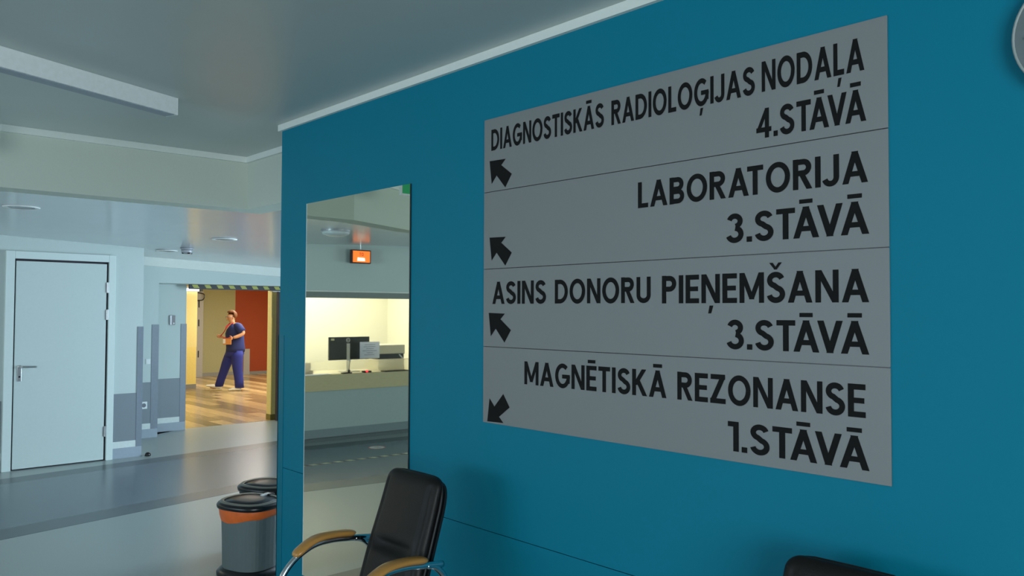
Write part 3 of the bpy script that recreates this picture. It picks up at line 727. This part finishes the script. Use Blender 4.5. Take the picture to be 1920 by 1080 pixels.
def make_chair(label, loc, rz=0):
    t = thing('visitor_chair', label, 'chair', loc, rz, 'black visitor chairs against the teal wall')
    bm = cushion(.385, .345, .56, .07); bmesh.ops.rotate(bm, verts=bm.verts, matrix=Matrix.Rotation(-math.radians(17.5), 3, 'X')); bmesh.ops.translate(bm, verts=bm.verts, vec=(0, .115, .415))
    bk = obj('backrest', bm, LEATH, t, smooth=True)
    # rear shell board with piping round it
    pts = []
    for k in range(41):
        a = -PI/2+2*PI*k/40; c, s = math.cos(a), math.sin(a)
        pts.append((.185*math.copysign(abs(c)**.3, c)*(1-.045*s), .28*math.copysign(abs(s)**.3, s)))
    rot = Matrix.Rotation(-math.radians(17.5), 3, 'X'); base = Vector((0, .115, .415))
    path = [rot @ Vector((x, .012, .28+z)) + base for x, z in pts]
    obj('piping', TU(path, .006, 6), PIPING, bk, smooth=True)
    bm = bmesh.new()
    for s in (1,):
        f0 = [bm.verts.new(rot @ Vector((x*.97, .032, .28+z*.97))+base) for x, z in pts[:-1]]; f1 = [bm.verts.new(rot @ Vector((x*.97, .044, .28+z*.97))+base) for x, z in pts[:-1]]
        bm.faces.new(f0); bm.faces.new(f1)
        for i in range(len(f0)): bm.faces.new((f0[i], f0[(i+1) % len(f0)], f1[(i+1) % len(f0)], f1[i]))
    obj('back_shell', bm, PIPING, t)
    bm = cushion(.48, .47, .46, .09); bmesh.ops.rotate(bm, verts=bm.verts, matrix=Matrix.Rotation(math.radians(93), 3, 'X')); bmesh.ops.translate(bm, verts=bm.verts, vec=(0, .23, .425))
    obj('seat', bm, LEATH, t, smooth=True)
    chair_arm(None, t, -1); chair_arm(None, t, 1)
    obj('seat_crossbar', TU([(-.247, -.19, .385), (.247, -.19, .385)], .011, 8), CHROME, t, smooth=True)
    obj('seat_crossbar', TU([(-.247, .285, .36), (.247, .285, .36)], .011, 8), CHROME, t, smooth=True)
    for X in (-.247, .247): obj('foot_cap', BX(X-.014, -.15, 0, X+.014, -.11, .012), BLKP, t)
    return t
c1 = make_chair('black visitor chair with wooden armrests right beside the mirror', (-2.645, 1.655, 0))
c2 = copy_tree(c1); c2.location = (-.925, 1.77, .0); c2['label'] = 'black visitor chair below the direction sign, only its top edge in view'

# ------------------------------------------------------------------ person in the corridor
PC = Vector((-15.606, 6.861, 0)); RX = Vector((.6812, .7320, 0)); TW = Vector((.7320, -.6812, 0))
def W(u, z, d=0): return PC + RX*u + TW*d + Vector((0, 0, z))
ps = thing('person', 'person in navy scrubs and white clogs walking across the lit corridor', 'person', PC)
def L_(u, z, d=0): return RX*u + TW*d + Vector((0, 0, z))
def skin_obj(name, verts, edges, rad, m, parent, sub=2, label=None):
    bm = bmesh.new(); lay = bm.verts.layers.skin.verify(); vs = []
    for i, v in enumerate(verts):
        q = bm.verts.new(v); r = rad[i]; q[lay].radius = (r, r) if not isinstance(r, tuple) else r
        q[lay].use_root = (i == 0); vs.append(q)
    for a, b in edges: bm.edges.new((vs[a], vs[b]))
    me = bpy.data.meshes.new(name); bm.to_mesh(me); bm.free(); me.materials.append(m)
    o = bpy.data.objects.new(name, me); COL.objects.link(o); o.parent = parent
    s = o.modifiers.new('skin', 'SKIN'); s.use_smooth_shade = True
    ss = o.modifiers.new('sub', 'SUBSURF'); ss.levels = sub; ss.render_levels = sub
    if label: o['label'] = label
    return o
# body (one continuous surface): pelvis root
V = [L_(.05, .86), L_(.045, 1.0), L_(.05, 1.15), L_(.055, 1.27), L_(.01, 1.345, .01), L_(-.025, 1.40, .02), L_(-.038, 1.46, .02), L_(-.042, 1.53, .01),
     L_(.15, 1.27, .12), L_(.27, 1.145, .13), L_(.165, 1.09, .20), L_(.09, 1.06, .25),            # near arm: shoulder, elbow, forearm, wrist
     L_(-.03, 1.27, -.14), L_(-.02, 1.09, -.15), L_(-.15, 1.05, -.08), L_(-.225, 1.065, -.04),     # far arm
     L_(-.03, .80, -.06), L_(-.17, .46, -.06), L_(-.29, .10, -.05), L_(-.34, .05, -.05), L_(-.46, .06, -.04),  # front leg
     L_(.13, .80, .07), L_(.115, .44, .07), L_(.165, .09, .07), L_(.12, .04, .07), L_(.02, .03, .08)]
E_ = [(0, 1), (1, 2), (2, 3), (3, 4), (4, 5), (5, 6), (6, 7), (3, 8), (8, 9), (9, 10), (10, 11), (3, 12), (12, 13), (13, 14), (14, 15), (0, 16), (16, 17), (17, 18), (18, 19), (19, 20), (0, 21), (21, 22), (22, 23), (23, 24), (24, 25)]
Rr = [.11, .12, .13, .11, .06, .055, .085, .078, .06, .045, .038, .028, .055, .042, .036, .026, .09, .06, .038, .035, .025, .09, .06, .038, .035, .025]
skin_obj('body', V, E_, Rr, SKIN, ps, 2)
# scrub top and trousers
def loft(bm, secs, n=20):
    R_ = []
    for u, z, d, a, b in secs:
        c = L_(u, z, d); R_.append([c + RX*a*math.cos(2*PI*k/n) + TW*b*math.sin(2*PI*k/n) for k in range(n)])
    rings(bm, R_)
bm = bmesh.new()
loft(bm, [(.055, .775, 0, .185, .165), (.06, .85, 0, .182, .165), (.05, .95, 0, .178, .16), (.042, 1.05, 0, .180, .16), (.035, 1.14, 0, .178, .17), (.045, 1.22, 0, .160, .185), (.055, 1.275, 0, .125, .18), (.05, 1.315, 0, .085, .12), (.035, 1.335, 0, .062, .068)])
tube(bm, [L_(.10, 1.29, .07), L_(.15, 1.275, .12), L_(.2, 1.22, .135), L_(.238, 1.175, .14)], [.075, .085, .08, .074], 14)
tube(bm, [L_(.0, 1.28, -.10), L_(-.03, 1.26, -.15), L_(-.035, 1.19, -.17), L_(-.03, 1.14, -.17)], [.07, .08, .076, .07], 14)
stp = obj('scrub_top', bm, SCRUB, ps, smooth=True)
bm = bmesh.new()
loft(bm, [(.055, .86, 0, .165, .15), (.05, .80, 0, .178, .16), (.045, .73, 0, .182, .15), (.04, .68, 0, .165, .12)])
loft(bm, [(-.03, .80, -.06, .115, .09), (-.075, .68, -.06, .118, .092), (-.125, .56, -.06, .108, .088), (-.165, .45, -.06, .095, .082), (-.205, .33, -.06, .088, .076), (-.25, .2, -.055, .084, .074), (-.285, .075, -.05, .084, .074)])
loft(bm, [(.11, .80, .06, .115, .09), (.115, .68, .065, .118, .092), (.12, .56, .07, .108, .088), (.128, .45, .07, .098, .082), (.145, .33, .07, .092, .078), (.162, .2, .07, .088, .076), (.172, .06, .07, .088, .076)])
obj('trousers', bm, TROUS, ps, smooth=True)
# clogs
def clog(heel, toe, w_):
    bm = bmesh.new(); h, t = Vector(heel), Vector(toe); ax = (t-h); ln = ax.length; ax.normalize(); sd_ = ax.cross(Vector((0, 0, 1))).normalized(); up = sd_.cross(ax)
    secs = []
    for f, wf, hh in ((0, .5, .05), (.06, .85, .075), (.3, .95, .08), (.55, 1.05, .07), (.8, 1.0, .048), (.94, .7, .034), (1, .3, .02)):
        c = h+ax*ln*f; secs.append([c+sd_*w_*wf*math.cos(2*PI*k/14)+up*(hh/2+hh/2*math.sin(2*PI*k/14)) for k in range(14)])
    rings(bm, secs); obj('clog', bm, SHOE, ps, smooth=True)
clog(L_(-.235, .012, -.05), L_(-.545, .075, -.03), .05); clog(L_(.205, .0, .07), L_(-.045, .0, .10), .05)
# head details: hair cap, face
hb = bmesh.new(); bmesh.ops.create_uvsphere(hb, u_segments=24, v_segments=16, radius=1)
cen = L_(-.028, 1.512, 0); fd_ = (RX*-.6+TW*.8).normalized()
for v in hb.verts:
    c = v.co.copy(); n_ = 1+.05*math.sin(c.x*13+c.z*9)*math.cos(c.y*11)
    v.co = cen + Vector((c.x*.108*n_, c.y*.108*n_, c.z*.098*n_))
bmesh.ops.delete(hb, geom=[v for v in hb.verts if ((v.co-cen).dot(fd_) > .028 and (v.co.z-cen.z) < .04) or (v.co.z-cen.z) < -.062], context='VERTS')
bmesh.ops.solidify(hb, geom=hb.faces[:], thickness=.012)
hr = obj('hair', hb, HAIR, ps, smooth=True, label='short auburn hair')
hc = L_(-.042, 1.455, .02); sdv = fd_.cross(Vector((0, 0, 1))).normalized()
def ball(name, c, r, m, sc=(1, 1, 1)):
    b = bmesh.new(); bmesh.ops.create_uvsphere(b, u_segments=12, v_segments=8, radius=r)
    for v in b.verts: q = v.co.copy(); v.co = c + fd_*q.x*sc[0]+sdv*q.y*sc[1]+Vector((0, 0, q.z*sc[2]))
    return obj(name, b, m, ps, smooth=True)
for s in (-1, 1):
    ball('eye', hc+fd_*.076+sdv*s*.032+Vector((0, 0, .018)), .010, mat('eye_dark', (50, 36, 28), .3))
    ball('ear', hc+sdv*s*.08+Vector((0, 0, .0))-fd_*.005, .024, SKIN, (.6, .4, 1))
    bm = bmesh.new(); c0 = hc+fd_*.088+sdv*s*.032+Vector((0, 0, .018))
    tube(bm, [c0+sdv*.024*math.cos(a*PI/6)+Vector((0, 0, .018*math.sin(a*PI/6))) for a in range(13)], .0022, 6); tube(bm, [c0+sdv*s*.024, hc+sdv*s*.08+Vector((0, 0, .02))], .002, 6)
    obj('glasses', bm, ALU, ps)
ball('nose', hc+fd_*.088+Vector((0, 0, -.006)), .015, SKIN, (1, .7, 1.3))
ball('mouth', hc+fd_*.078+Vector((0, 0, -.045)), .018, mat('lips', (176, 88, 80), .5), (.4, 1, .3))
# hands
def hand(wrist, palm_dir, curl, thumb):
    """fingers each a short chain rooted in the palm"""
    p = Vector(palm_dir).normalized(); t = Vector(thumb); t = (t-p*t.dot(p)).normalized(); c = Vector(curl).normalized(); w0 = Vector(wrist)
    V = [w0, w0+p*.035, w0+p*.065]; Rd = [.022, (.027), .026]; Ed = [(0, 1), (1, 2)]
    for k, ln in enumerate((.062, .070, .066, .052)):
        b = w0+p*.06+t*(.027-.018*k); i = len(V)
        V += [b, b+p*ln*.45+c*.008, b+p*ln*.75+c*.022, b+p*ln*.85+c*.04]; Rd += [.0095, .009, .0085, .008]; Ed += [(1, i), (i, i+1), (i+1, i+2), (i+2, i+3)]
    i = len(V); V += [w0+p*.025+t*.03, w0+p*.045+t*.05+c*.008, w0+p*.06+t*.058+c*.02]; Rd += [.012, .010, .009]; Ed += [(1, i), (i, i+1), (i+1, i+2)]
    skin_obj('hand', V, Ed, Rd, SKIN, ps, 1)
hand(L_(.095, 1.06, .25), -RX*.95+Vector((0, 0, -.3)), -TW, Vector((0, 0, 1)))
hand(L_(-.215, 1.063, -.045), -RX+Vector((0, 0, .25)), TW*.4+RX*.1, Vector((0, 0, 1)))
bm = bmesh.new()
tube(bm, smooth_path([L_(.035, 1.36, .07), L_(-.03, 1.31, .14), L_(-.08, 1.24, .17), L_(-.17, 1.15, .06), L_(-.255, 1.085, -.01)], 5), .009, 6); tube(bm, smooth_path([L_(-.055, 1.36, -.03), L_(-.1, 1.28, .1), L_(-.08, 1.24, .17)], 4), .009, 6)
obj('lanyard', bm, LANY, ps, label='red lanyard pulled forward')
hx = thing('held_booklet', 'small orange and white pack held at the waist by the walking person', 'pack', W(-.01, 1.0, .285), math.atan2(RX.y, RX.x))
obj('cover', BX(-.08, -.012, -.07, .08, .012, .05), mat('pack_orange', (216, 146, 84), .6), hx, bevel=.003)
obj('white_label', BX(-.078, -.0135, -.05, -.03, -.012, .04), PAPER, hx)
obj('red_edge', BX(-.08, -.0125, .05, .08, .0125, .062), LANY, hx)
